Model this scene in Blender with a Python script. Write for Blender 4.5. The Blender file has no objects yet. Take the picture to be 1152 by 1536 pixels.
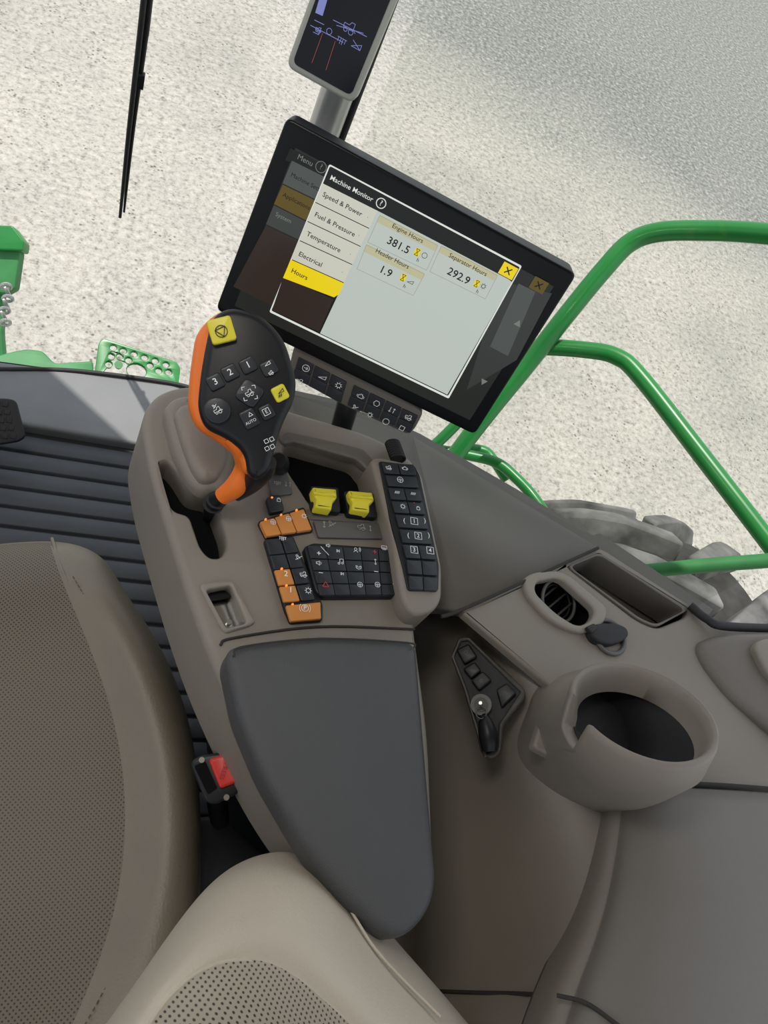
import bpy, bmesh, math, random
import numpy as np
from mathutils import Vector, Matrix
from mathutils.geometry import tessellate_polygon
random.seed(3)
S=bpy.context.scene
COL=S.collection
# ---------------------------------------------------------------- camera calibration
F=1150.0; CX,CY=576.0,768.0
g=Vector((30-CX,1480-CY,F)).normalized()            # world down in camera axes
z=Vector((0,0,1)); f0=(z-g*z.dot(g)).normalized(); r0=g.cross(f0).normalized()
ph=math.radians(35)
lX=(r0*math.cos(ph)+f0*math.sin(ph)).normalized()     # cab right
lY=(-r0*math.sin(ph)+f0*math.cos(ph)).normalized()    # cab forward
lZ=-g
C=Vector((0,0,1.42))
def c2w(p): return Vector((lX.dot(p),lY.dot(p),lZ.dot(p)))
def ray(px,py): return c2w(Vector((px-CX,py-CY,F)))
def W(px,py,zz):
    r=ray(px,py); return C+r*((zz-C.z)/r.z)
def D(px,py,d): return C+ray(px,py)*(d/F)
camd=bpy.data.cameras.new('camera'); cam=bpy.data.objects.new('camera',camd); COL.objects.link(cam)
cx=c2w(Vector((1,0,0))); cy=c2w(Vector((0,-1,0))); cz=c2w(Vector((0,0,-1)))
cam.matrix_world=Matrix(((cx.x,cy.x,cz.x,C.x),(cx.y,cy.y,cz.y,C.y),(cx.z,cy.z,cz.z,C.z),(0,0,0,1)))
camd.sensor_fit='VERTICAL'; camd.sensor_height=24; camd.sensor_width=18; camd.lens=F/1536*24; camd.clip_start=.01
S.camera=cam
S.view_settings.view_transform='Standard'
# ---------------------------------------------------------------- planes
class Plane:
    def __init__(s,O,U,N):
        s.N=N.normalized(); s.U=(U-s.N*U.dot(s.N)).normalized(); s.V=s.N.cross(s.U); s.O=O.copy()
    def pt(s,px,py):
        r=ray(px,py); t=(s.O-C).dot(s.N)/r.dot(s.N); return C+r*t
    def loc(s,px,py):
        d=s.pt(px,py)-s.O; return (d.dot(s.U),d.dot(s.V))
    def w(s,x,y,h=0): return s.O+s.U*x+s.V*y+s.N*h
    def up(s,h): return Plane(s.O+s.N*h,s.U,s.N)
def H(zz,U=Vector((1,0,0))): return Plane(Vector((0,0,zz)),U,Vector((0,0,1)))
def plane3(a,b,c,U=None):
    A,B,Cc=W(*a),W(*b),W(*c); n=(B-A).cross(Cc-A).normalized()
    if n.dot(C-A)<0:n=-n
    return Plane(A,U or Vector((1,0,0)),n)
# ---------------------------------------------------------------- materials
def mat(name,col,rough=.5,metal=0,bump=0,bscale=800,var=0,vscale=6,emis=None,es=0,spec=.5,coat=0):
    m=bpy.data.materials.new(name); m.use_nodes=True; nt=m.node_tree; b=nt.nodes['Principled BSDF']
    b.inputs['Base Color'].default_value=(*col,1); b.inputs['Roughness'].default_value=rough
    b.inputs['Metallic'].default_value=metal; b.inputs['Specular IOR Level'].default_value=spec
    b.inputs['Coat Weight'].default_value=coat
    tc=nt.nodes.new('ShaderNodeTexCoord')
    if emis: b.inputs['Emission Color'].default_value=(*emis,1); b.inputs['Emission Strength'].default_value=es
    if bump:
        n=nt.nodes.new('ShaderNodeTexNoise'); n.inputs['Scale'].default_value=bscale; n.inputs['Detail'].default_value=2
        nt.links.new(tc.outputs['Object'],n.inputs['Vector'])
        bp=nt.nodes.new('ShaderNodeBump'); bp.inputs['Strength'].default_value=bump; bp.inputs['Distance'].default_value=.001
        nt.links.new(n.outputs['Fac'],bp.inputs['Height']); nt.links.new(bp.outputs['Normal'],b.inputs['Normal'])
    if var:
        n=nt.nodes.new('ShaderNodeTexNoise'); n.inputs['Scale'].default_value=vscale; n.inputs['Detail'].default_value=5
        nt.links.new(tc.outputs['Object'],n.inputs['Vector'])
        r=nt.nodes.new('ShaderNodeValToRGB'); r.color_ramp.elements[0].position=.3; r.color_ramp.elements[1].position=.7
        r.color_ramp.elements[0].color=(*[c*(1-var) for c in col],1); r.color_ramp.elements[1].color=(*[min(1,c*(1+var)) for c in col],1)
        nt.links.new(n.outputs['Fac'],r.inputs['Fac']); nt.links.new(r.outputs['Color'],b.inputs['Base Color'])
    return m
TAUPE=mat('taupe_plastic',(.228,.20,.166),.44,bump=.35,bscale=1500,var=.06)
TAUPE_L=mat('taupe_plastic_light',(.265,.238,.20),.44,bump=.3,bscale=1500,var=.05)
TAUPE_M=mat('taupe_plastic_mid',(.160,.143,.123),.42,bump=.35,bscale=1500,var=.06)
TAUPE_D=mat('taupe_plastic_dark',(.128,.115,.100),.43,bump=.3,bscale=1500,var=.05)
PAD=mat('armrest_vinyl',(.064,.065,.067),.38,bump=.6,bscale=1300,var=.05)
GREY=mat('grey_plastic',(.11,.108,.105),.45,bump=.2,bscale=1500)
BEZG=mat('panel_bezel_dark',(.055,.05,.045),.45,bump=.2,bscale=1500)
BLACK=mat('black_plastic',(.010,.011,.013),.4,spec=.35)
BLACKR=mat('black_rubber',(.016,.016,.018),.6,bump=.3)
KEY=mat('key_black',(.018,.021,.027),.38,bump=.1)
VOID=mat('recess_black',(.006,.006,.007),.8,spec=.1)
ORANGE=mat('orange_key',(.62,.24,.05),.45)
ORANGE2=mat('orange_grip',(.88,.19,.02),.4)
YELLOW=mat('yellow_key',(.74,.64,.035),.4)
WHITE=mat('white_print',(.72,.74,.74),.5,emis=(.7,.72,.72),es=.12)
DIMW=mat('dim_print',(.42,.43,.43),.5)
RED=mat('red_button',(.62,.025,.018),.4)
REDL=mat('red_print',(.7,.05,.04),.5)
REDD=mat('red_print_dark',(.32,.012,.01),.5)
LED=mat('amber_led',(1,.3,.02),.3,emis=(1,.28,.04),es=.8)
GREEN=mat('green_paint',(.012,.20,.035),.34,coat=.15,var=.08,vscale=9)
GREEND=mat('green_paint_pale',(.035,.21,.06),.55,var=.15,vscale=20)
SILVER=mat('silver_metal',(.45,.46,.46),.32,.6)
FRAME=mat('display_frame',(.40,.41,.37),.4)
CHROME=mat('chrome',(.6,.6,.6),.2,1)
RUBBER=mat('tire_rubber',(.035,.033,.030),.9,var=.45,vscale=14,bump=.5,bscale=60)
LUG=mat('tire_lug_dusty',(.125,.122,.117),.9,var=.6,vscale=9,bump=.5,bscale=60)
MAT_=mat('floor_mat_rubber',(.062,.067,.076),.55,bump=.3,bscale=300,var=.15,vscale=8)
CARPET=mat('carpet_black',(.012,.012,.013),.95,bump=.8,bscale=500)
SILL=mat('sill_rubber',(.19,.195,.20),.6,bump=.3,bscale=400,var=.1)
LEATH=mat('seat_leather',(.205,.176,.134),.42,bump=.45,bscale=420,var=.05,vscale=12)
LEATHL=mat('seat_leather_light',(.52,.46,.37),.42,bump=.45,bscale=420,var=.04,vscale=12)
SEAM=mat('seam_dark',(.03,.028,.025),.8)
THREAD=mat('stitch_thread',(.10,.085,.065),.7)
def perf_mat(name,col):
    m=mat(name,col,.5); nt=m.node_tree; b=nt.nodes['Principled BSDF']
    tc=nt.nodes.new('ShaderNodeTexCoord'); mp=nt.nodes.new('ShaderNodeMapping'); mp.inputs['Rotation'].default_value=(0,0,math.radians(45))
    v=nt.nodes.new('ShaderNodeTexVoronoi'); v.voronoi_dimensions='2D'; v.inputs['Scale'].default_value=270; v.inputs['Randomness'].default_value=0
    r=nt.nodes.new('ShaderNodeValToRGB'); r.color_ramp.elements[0].position=.16; r.color_ramp.elements[1].position=.30
    r.color_ramp.elements[0].color=(*[c*.10 for c in col],1); r.color_ramp.elements[1].color=(*col,1)
    nt.links.new(tc.outputs['Object'],mp.inputs['Vector']); nt.links.new(mp.outputs['Vector'],v.inputs['Vector'])
    nt.links.new(v.outputs['Distance'],r.inputs['Fac']); nt.links.new(r.outputs['Color'],b.inputs['Base Color'])
    return m
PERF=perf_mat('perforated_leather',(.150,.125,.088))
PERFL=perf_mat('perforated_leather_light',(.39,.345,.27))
def emi(name,col,es=1,rough=.25): return mat(name,tuple(c*.05 for c in col),rough,emis=col,es=es,spec=.25)
# ---------------------------------------------------------------- mesh helpers
def root(name,loc=(0,0,0)):
    e=bpy.data.objects.new(name,None); e.empty_display_size=.05; COL.objects.link(e); return e
def mk(name,verts,faces,m,parent=None,smooth=True,angle=35,fm=None):
    me=bpy.data.meshes.new(name); me.from_pydata([tuple(v) for v in verts],[],faces); 
    ms=m if isinstance(m,list) else [m]
    for q in ms: me.materials.append(q)
    bm=bmesh.new(); bm.from_mesh(me); 
    if fm: 
        for f_,i in zip(bm.faces,fm): f_.material_index=i
    bmesh.ops.recalc_face_normals(bm,faces=bm.faces); bm.to_mesh(me); bm.free()
    if smooth:
        me.polygons.foreach_set('use_smooth',[True]*len(me.polygons))
        me.set_sharp_from_angle(angle=math.radians(angle))
    o=bpy.data.objects.new(name,me); COL.objects.link(o)
    if parent: o.parent=parent
    return o
def area(p): return .5*sum(p[i][0]*p[(i+1)%len(p)][1]-p[(i+1)%len(p)][0]*p[i][1] for i in range(len(p)))
def rnd(p,r,seg=5):
    if r<=0: return list(p)
    out=[];n=len(p)
    for i in range(n):
        a,b,c=Vector(p[i-1]),Vector(p[i]),Vector(p[(i+1)%n])
        l1=(a-b).length;l2=(c-b).length; k=min(r,l1*.48,l2*.48)
        s=b+(a-b)*(k/l1) if l1>0 else b; e=b+(c-b)*(k/l2) if l2>0 else b
        for j in range(seg+1):
            t=j/seg; q=s*(1-t)**2+b*2*t*(1-t)+e*t*t; out.append((q.x,q.y))
    res=[]
    for q in out:
        if not res or (Vector(q)-Vector(res[-1])).length>1e-6: res.append(q)
    if (Vector(res[0])-Vector(res[-1])).length<1e-6: res.pop()
    return res
def catmull(p,seg=6,closed=False):
    out=[];n=len(p); rng=range(n if closed else n-1); P=[Vector(q) for q in p]
    for i in rng:
        a=P[(i-1)%n] if (closed or i>0) else P[0]*2-P[1]
        b=P[i];c=P[(i+1)%n]; d=P[(i+2)%n] if (closed or i+2<n) else P[-1]*2-P[-2]
        for j in range(seg):
            t=j/seg
            out.append(.5*((2*b)+(c-a)*t+(2*a-5*b+4*c-d)*t*t+(3*b-a-3*c+d)*t**3))
    if not closed: out.append(P[-1])
    return out
def inset(p,d):
    n=len(p);out=[]
    for i in range(n):
        a,b,c=Vector(p[i-1]),Vector(p[i]),Vector(p[(i+1)%n])
        e1=(b-a).normalized();e2=(c-b).normalized()
        n1=Vector((-e1.y,e1.x));n2=Vector((-e2.y,e2.x)); k=max(.35,1+n1.dot(n2))
        q=b+(n1+n2)*(d/k); out.append((q.x,q.y))
    return out
def slab_loc(name,p,pl,thick,m,parent=None,off=0,bev=.001,holes=(),taper=0,bseg=3,bottom=True):
    loops=[list(p) if area(p)>0 else list(p)[::-1]]+[list(h) if area(h)<0 else list(h)[::-1] for h in holes]
    prof=[(taper,-thick)]+[(bev*(1-math.cos(t)),-bev+bev*math.sin(t)) for t in [math.pi/2*k/bseg for k in range(bseg+1)]] if bev>0 else [(taper,-thick),(0,0)]
    V=[];Fc=[];tops=[];bots=[]
    for li,L in enumerate(loops):
        base=[]
        for (d,h) in prof:
            q=inset(L,d if li==0 or d!=taper or taper==0 else 0); st=len(V); base.append(st)
            if li>0 and bev>.006: q=inset(L,d*.3)
            V+= [pl.w(x,y,off+h) for x,y in q]
            last=q
        n=len(L)
        for a,b in zip(base,base[1:]):
            for i in range(n):
                j=(i+1)%n; Fc.append((a+i,a+j,b+j,b+i))
        tops.append((base[-1],[Vector((x,y,0)) for x,y in last])); bots.append(base[0])
    idx=[];vv=[]
    for st,q in tops: idx+=list(range(st,st+len(q))); vv.append(q)
    bidx=[]
    for st,(s2,q) in zip(bots,tops): bidx+=list(range(st,st+len(q)))
    for t in tessellate_polygon(vv):
        Fc.append(tuple(idx[k] for k in t))
        if bottom: Fc.append(tuple(bidx[k] for k in t[::-1]))
    return mk(name,V,Fc,m,parent)
def slab(name,px,pl,thick,m,parent=None,off=0,bev=.001,r=0,holes=(),taper=0,smooth=False,hr=0,bottom=True):
    P=pl.up(off)
    def cv(q,rr):
        L=[P.loc(*a) for a in q]
        if smooth: return [(v.x,v.y) for v in catmull([Vector(a) for a in L],5,True)]
        return rnd(L,rr)
    return slab_loc(name,cv(px,r),P,thick,m,parent,0,bev,[cv(h,hr) for h in holes],taper,bottom=bottom)
def patch(name,rows,m,parent=None,sub=2,fm=None,thick=.006,closed=False):
    nr=len(rows);nc=len(rows[0]); V=[W(*q) if not isinstance(q,Vector) else q for r in rows for q in r]
    Fc=[];mi=[]
    for i in range(nr-1):
        for j in range(nc-1):
            Fc.append((i*nc+j,i*nc+j+1,(i+1)*nc+j+1,(i+1)*nc+j)); mi.append(fm(i,j) if fm else 0)
    o=mk(name,V,Fc,m,parent,fm=mi,angle=180)
    s=o.modifiers.new('sub','SUBSURF'); s.levels=sub; s.render_levels=sub
    if thick:
        k=o.modifiers.new('sol','SOLIDIFY'); k.thickness=thick; k.offset=0
    return o
def tube(name,pts,r,m,parent=None,seg=6,sides=12,cat=True,closed=False,radii=None):
    P=[Vector(p) for p in pts]
    R=radii or [r]*len(P)
    if cat and len(P)>2:
        Q=catmull(P,seg,closed); RR=[v.x for v in catmull([Vector((a,0,0)) for a in R],seg,closed)]
    else: Q=P;RR=R
    n=len(Q);V=[];Fc=[];prev=None
    for i in range(n):
        if closed: t=(Q[(i+1)%n]-Q[i-1]).normalized()
        else: t=(Q[min(i+1,n-1)]-Q[max(i-1,0)]).normalized()
        if prev is None: u=t.orthogonal().normalized()
        else:
            u=prev-t*prev.dot(t); u=u.normalized() if u.length>1e-6 else t.orthogonal().normalized()
        prev=u; v=t.cross(u)
        for k in range(sides):
            a=2*math.pi*k/sides; V.append(Q[i]+(u*math.cos(a)+v*math.sin(a))*RR[i])
    for i in range(n if closed else n-1):
        for k in range(sides):
            a=i*sides+k;b=i*sides+(k+1)%sides;j=(i+1)%n
            Fc.append((a,b,j*sides+(k+1)%sides,j*sides+k))
    if not closed: Fc.append(tuple(range(sides)));Fc.append(tuple((n-1)*sides+k for k in range(sides)))
    return mk(name,V,Fc,m,parent,angle=50)
def stitches(name,pts,m,parent,step=.006,w=.0009,lift=.0008):
    Q=catmull([Vector(p) for p in pts],24); V=[];Fc=[];acc=0;last=Q[0]
    for a in Q[1:]:
        acc+=(a-last).length
        if acc>=step:
            t=(a-last).normalized(); n_=t.cross(Vector((0,0,1))).normalized()*w/2; s=len(V); l=t*step*.3; u=Vector((0,0,lift))
            for q in (a-l-n_,a+l-n_,a+l+n_,a-l+n_): V.append(q+u)
            for q in (a-l-n_,a+l-n_,a+l+n_,a-l+n_): V.append(q-u)
            Fc+= [(s,s+1,s+2,s+3),(s+4,s+5,s+6,s+7)]+[(s+i,s+(i+1)%4,s+4+(i+1)%4,s+4+i) for i in range(4)]
            acc=0
        last=a
    return mk(name,V,Fc,m,parent,smooth=False)
def box(name,a,b,m,parent=None,bev=0):
    x0,y0,z0=a;x1,y1,z1=b
    pl=Plane(Vector((0,0,z1)),Vector((1,0,0)),Vector((0,0,1)))
    return slab_loc(name,[(x0,y0),(x1,y0),(x1,y1),(x0,y1)],pl,z1-z0,m,parent,bev=bev)
def text(s,pl,px,py,hpx,m,parent,align='CENTER',off=.0006,name=None,bold=0,vert='CENTER',sx=1):
    cu=bpy.data.curves.new('t','FONT'); cu.body=s; cu.align_x=align; cu.align_y=vert
    P=pl.pt(px,py); d=(P-C).dot(-cz)
    cu.size=hpx*d/F*1.38; cu.offset=bold*cu.size; cu.resolution_u=3
    if bold: cu.space_character=1.0+bold*2
    o=bpy.data.objects.new('t',cu); COL.objects.link(o)
    dg=bpy.context.evaluated_depsgraph_get(); me=bpy.data.meshes.new_from_object(o.evaluated_get(dg))
    bpy.data.objects.remove(o)
    Mx=Matrix(((pl.U.x*sx,pl.V.x,pl.N.x,P.x),(pl.U.y*sx,pl.V.y,pl.N.y,P.y),(pl.U.z*sx,pl.V.z,pl.N.z,P.z),(0,0,0,1)))
    Mx.translation=P+pl.N*off
    me.transform(Mx); me.materials.clear(); me.materials.append(m)
    me.name='label_text'
    q=bpy.data.objects.new(name or 'label_text',me); COL.objects.link(q); q.parent=parent; return q
def strokes(name,pl,lines,m,parent,w=.0006,off=.0006):
    V=[];Fc=[]
    for L in lines:
        for a,b in zip(L,L[1:]):
            a=Vector(a);b=Vector(b)
            if (b-a).length<1e-7: continue
            t=(b-a).normalized(); nn=Vector((-t.y,t.x))*w/2; a=a-t*w*.3;b=b+t*w*.3; s=len(V)
            for q in (a-nn,b-nn,b+nn,a+nn): V.append(pl.w(q.x,q.y,off))
            Fc.append((s,s+1,s+2,s+3))
    return mk(name,V,Fc,m,parent,smooth=False)
def circ(x,y,r,n=12,a0=0,a1=360): return [(x+r*math.cos(math.radians(a0+(a1-a0)*i/n)),y+r*math.sin(math.radians(a0+(a1-a0)*i/n))) for i in range(n+1)]
SQ=lambda x,y,w,h:[(x-w,y-h),(x+w,y-h),(x+w,y+h),(x-w,y+h),(x-w,y-h)]
IC={
'circle':[circ(0,0,.8,20)],
'arrowc':[circ(0,0,.9),[(-.5,0),(.5,0)],[(.1,.4),(.5,0),(.1,-.4)]],
'wedge':[[(-.9,-.5),(.9,-.5),(.9,.4),(-.9,-.5)]],
'gear':[circ(0,0,.55)]+[[(.55*math.cos(a),.55*math.sin(a)),(.9*math.cos(a),.9*math.sin(a))] for a in [i*math.pi/4 for i in range(8)]],
'engine':[[(-.6,-.5),(-.6,.3),(-.2,.3),(-.2,.6),(.3,.6),(.3,.3),(.6,.3),(.6,-.5),(-.6,-.5)],[(-.9,-.3),(-.9,.2)],[(.9,-.3),(.9,.2)]],
'hex':[[(.8,0),(.4,.7),(-.4,.7),(-.8,0),(-.4,-.7),(.4,-.7),(.8,0)]],
'combine':[[(-.9,-.2),(-.9,.3),(-.2,.3),(0,.7),(.5,.7),(.5,.1),(.9,-.3)],[(-.9,-.2),(.6,-.2)],circ(-.5,-.4,.25,8),circ(.3,-.4,.35,8)],
'auger':[[(-.8,-.6),(.8,.5)],[(-.6,0),(-.2,-.5)],[(-.1,.4),(.3,-.2)],circ(-.5,.5,.25,8)],
'note':[circ(-.4,-.5,.25,8),circ(.5,-.35,.25,8),[(-.15,-.5),(-.15,.7),(.75,.8),(.75,-.35)]],
'phone':[[(-.7,.3),(-.6,-.3),(0,-.6),(.6,-.3),(.7,.3),(.35,.3),(.3,0),(-.3,0),(-.35,.3),(-.7,.3)]],
'speaker':[[(-.8,-.3),(-.8,.3),(-.3,.3),(.2,.7),(.2,-.7),(-.3,-.3),(-.8,-.3)],circ(.2,0,.5,6,-50,50)],
'fan':[circ(0,0,.15,6),circ(0,.5,.35,8),circ(-.45,-.3,.35,8),circ(.45,-.3,.35,8)],
'lock':[SQ(0,-.3,.5,.45),circ(0,.15,.35,6,0,180)],
'tri':[[(-.8,-.6),(.8,-.6),(0,.8),(-.8,-.6)]],
'sq':[SQ(0,0,.7,.7)],
'header':[[(-.9,.5),(.9,.5)],[(-.7,.5),(-.7,-.2)],[(-.2,.5),(-.2,-.5)],[(.2,.5),(.2,-.5)],[(.7,.5),(.7,-.2)],[(-.4,0),(.4,0)]],
'bars':[[(-.9,-.4),(-.5,.4)],[(-.5,-.4),(-.1,.4)],[(-.1,-.4),(.3,.4)],[(.3,-.4),(.7,.4)]],
'park':[circ(0,0,.6),circ(0,0,.95,6,140,220),circ(0,0,.95,6,-40,40)],
'next':[[(-.6,-.5),(.1,0),(-.6,.5),(-.6,-.5)],[(.4,.5),(.4,-.5)]],
'wheel':[circ(0,0,.8),circ(0,0,.25,6),[(-.8,0),(-.25,0)],[(.25,0),(.8,0)],[(0,-.8),(0,-.25)]],
'swap':[[(-.6,.8),(-.6,-.8)],[(-.9,-.5),(-.6,-.8),(-.3,-.5)],[(.6,-.8),(.6,.8)],[(.3,.5),(.6,.8),(.9,.5)]],
'updown':[[(0,-.9),(0,.9)],[(-.3,.6),(0,.9),(.3,.6)],[(-.3,-.6),(0,-.9),(.3,-.6)]],
'field':[[(-.9,-.5),(-.3,.5),(.9,.5),(.3,-.5),(-.9,-.5)],[(-.3,-.5),(.3,.5)]],
'voice':[circ(-.4,.1,.35,8),[(-.9,-.7),(-.6,-.35),(-.2,-.35),(.1,-.7)],circ(0,.1,.6,5,-40,40),circ(0,.1,.9,5,-40,40)],
'defrost':[SQ(0,.1,.85,.5),[(-.4,-.8),(-.3,-.3),(-.5,.1)],[(0,-.8),(.1,-.3),(-.1,.1)],[(.4,-.8),(.5,-.3),(.3,.1)]],
}
def icons(name,pl,items,m,parent,off=.0007,w=.0006):
    L=[]
    for k,px,py,spx in items:
        P=pl.pt(px,py); s=spx*(P-C).dot(-cz)/F; x,y=pl.loc(px,py)
        for l in IC[k]: L.append([(x+a*s,y+b*s) for a,b in l])
    return strokes(name,pl,L,m,parent,w,off)
def lerp(a,b,t): return (a[0]+(b[0]-a[0])*t,a[1]+(b[1]-a[1])*t)
def bil(q,u,v): return lerp(lerp(q[0],q[1],u),lerp(q[3],q[2],u),v)
def keyquad(q,u0,u1,v0,v1,gp=.04):
    du=(u1-u0)*gp;dv=(v1-v0)*gp
    return [bil(q,u0+du,v0+dv),bil(q,u1-du,v0+dv),bil(q,u1-du,v1-dv),bil(q,u0+du,v1-dv)]
# ================================================================= OUTSIDE
m=mat('gravel',(.4,.4,.38),.95,spec=.2); nt=m.node_tree; b=nt.nodes['Principled BSDF']; nl=nt.links
tc=nt.nodes.new('ShaderNodeTexCoord')
def noise(sc,det,rough=.6):
    n=nt.nodes.new('ShaderNodeTexNoise'); n.inputs['Scale'].default_value=sc;n.inputs['Detail'].default_value=det;n.inputs['Roughness'].default_value=rough
    nl.new(tc.outputs['Object'],n.inputs['Vector']); return n
def ramp(src,stops):
    r=nt.nodes.new('ShaderNodeValToRGB'); e=r.color_ramp.elements
    e[0].position,e[0].color=stops[0][0],(*stops[0][1],1); e[1].position,e[1].color=stops[-1][0],(*stops[-1][1],1)
    for p,c in stops[1:-1]:
        q=e.new(p);q.color=(*c,1)
    nl.new(src,r.inputs['Fac']); return r
def mul(a,b_,f,mode='MULTIPLY'):
    x=nt.nodes.new('ShaderNodeMixRGB'); x.blend_type=mode
    if isinstance(f,float): x.inputs[0].default_value=f
    else: nl.new(f,x.inputs[0])
    nl.new(a,x.inputs[1]); nl.new(b_,x.inputs[2]); return x.outputs[0]
n1=noise(24,9,.8); r1=ramp(n1.outputs['Fac'],[(.33,(.13,.126,.114)),(.42,(.30,.288,.262)),(.49,(.415,.40,.365)),(.57,(.475,.46,.425)),(.70,(.63,.615,.58))])
n2=noise(.8,4); r2=ramp(n2.outputs['Fac'],[(.3,(.80,.80,.79)),(.7,(1.1,1.08,1.05))])
v1=nt.nodes.new('ShaderNodeTexVoronoi'); v1.inputs['Scale'].default_value=28; nl.new(tc.outputs['Object'],v1.inputs['Vector'])
r3=ramp(v1.outputs['Distance'],[(.14,(.36,.35,.33)),(.32,(1,1,1))])
nm=noise(6,3); rm=ramp(nm.outputs['Fac'],[(.51,(0,0,0)),(.60,(1,1,1))])
base=mul(r1.outputs[0],r2.outputs[0],1.0)
base=mul(base,r3.outputs[0],rm.outputs[0])
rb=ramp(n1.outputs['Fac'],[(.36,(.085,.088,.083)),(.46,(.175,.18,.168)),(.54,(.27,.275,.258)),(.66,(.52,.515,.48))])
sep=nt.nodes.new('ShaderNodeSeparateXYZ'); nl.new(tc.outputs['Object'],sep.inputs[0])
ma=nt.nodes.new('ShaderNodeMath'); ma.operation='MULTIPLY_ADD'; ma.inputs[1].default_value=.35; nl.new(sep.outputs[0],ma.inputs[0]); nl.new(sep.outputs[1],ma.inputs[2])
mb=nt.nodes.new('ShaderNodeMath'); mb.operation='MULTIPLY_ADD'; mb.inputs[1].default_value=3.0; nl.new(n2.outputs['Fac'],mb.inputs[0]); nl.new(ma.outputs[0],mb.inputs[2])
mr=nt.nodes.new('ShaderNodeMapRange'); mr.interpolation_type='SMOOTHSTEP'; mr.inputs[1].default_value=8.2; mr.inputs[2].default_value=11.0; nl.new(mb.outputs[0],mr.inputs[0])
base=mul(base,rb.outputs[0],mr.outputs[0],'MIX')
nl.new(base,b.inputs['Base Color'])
bp=nt.nodes.new('ShaderNodeBump'); bp.inputs['Strength'].default_value=.45; bp.inputs['Distance'].default_value=.015; nl.new(n1.outputs['Fac'],bp.inputs['Height']); nl.new(bp.outputs['Normal'],b.inputs['Normal'])
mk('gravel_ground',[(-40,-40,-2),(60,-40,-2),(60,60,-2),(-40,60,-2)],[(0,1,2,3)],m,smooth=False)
# handrails
def rail(name,paths,r,m=GREEN):
    R=root(name)
    for i,p in enumerate(paths):
        tube('tube_%d'%(i+1),[D(*q) for q in p],r if not isinstance(r,list) else r[i],m,R,seg=8,sides=20)
    return R
rail('handrail',[[(600,800,1.62),(700,660,1.58),(790,548,1.54),(850,472,1.5),(905,405,1.48),(945,364,1.47),(990,348,1.45),(1060,346,1.42),(1130,349,1.38),(1260,362,1.3)]],.0185)
rail('handrail',[[(700,530,1.6),(800,521,1.55),(880,525,1.52),(925,535,1.5),(960,565,1.48),(1050,680,1.42),(1152,812,1.36),(1230,915,1.32)]],.0165)
rail('handrail',[[(620,690,1.75),(655,665,1.72),(720,600,1.70),(760,560,1.7)],[(640,672,1.75),(700,682,1.75),(745,694,1.75),(775,718,1.74),(805,752,1.72),(850,820,1.7)],[(690,672,1.86),(725,676,1.86),(740,690,1.85),(760,720,1.84)]],.0125)
rail('handrail',[[(900,862,1.25),(965,857,1.23),(1060,848,1.2),(1152,841,1.17),(1260,832,1.13)]],.0115,GREEND)  # paler green puts the veil of the window glass into the paint
# tire
def tire(name,cx_,cy_,cz_,R,wd,nl_=18):
    T=root(name); prof=[(-.5,.62),(-.52,.75),(-.5,.9),(-.42,.955),(-.2,.975),(0,.98),(.2,.975),(.42,.955),(.5,.9),(.52,.75),(.5,.62),(.3,.58),(-.3,.58)]
    n=72;V=[];Fc=[]
    for i in range(n):
        a=2*math.pi*i/n
        for (x,r_) in prof: V.append((cx_+x*wd,cy_+R*r_*math.cos(a)*.93,cz_+R*r_*math.sin(a)*.93))
    k=len(prof)
    for i in range(n):
        for j in range(k): Fc.append((i*k+j,i*k+(j+1)%k,((i+1)%n)*k+(j+1)%k,((i+1)%n)*k+j))
    mk('carcass',V,Fc,RUBBER,T)
    V=[];Fc=[]
    for side in (-1,1):
        for i in range(nl_):
            a0=2*math.pi*(i+(0 if side<0 else .5))/nl_
            st=len(V)
            for s_ in range(5):
                t=s_/4; x=side*(-.02+.56*t)*wd; aa=a0-.27*t; ww=.048+.015*t
                top=R*(1.0-.035*max(0,t-.6)/.4*1.5); bot=R*.87
                for (da,rr) in ((-ww*1.25,bot),(-ww,top),(ww,top),(ww*1.25,bot)):
                    V.append((cx_+x,cy_+rr*math.cos(aa+da),cz_+rr*math.sin(aa+da)))
            for s_ in range(4):
                for j in range(4):
                    Fc.append((st+s_*4+j,st+s_*4+(j+1)%4,st+s_*4+4+(j+1)%4,st+s_*4+4+j))
            Fc.append((st,st+1,st+2,st+3));Fc.append((st+16,st+17,st+18,st+19))
    o=mk('lugs',V,Fc,LUG,T,angle=30); bv=o.modifiers.new('b','BEVEL'); bv.width=.012; bv.segments=2
    V=[(cx_+s*.2*wd,cy_+R*.6*math.cos(a),cz_+R*.6*math.sin(a)) for s in (-1,1) for a in [2*math.pi*i/40 for i in range(40)]]
    mk('rim',V,[(i,(i+1)%40,40+(i+1)%40,40+i) for i in range(40)]+[tuple(range(40)),tuple(range(40,80))],YELLOW,T)
tire('combine_tire',1.96,.82,-1.145,.855,.68)
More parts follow.
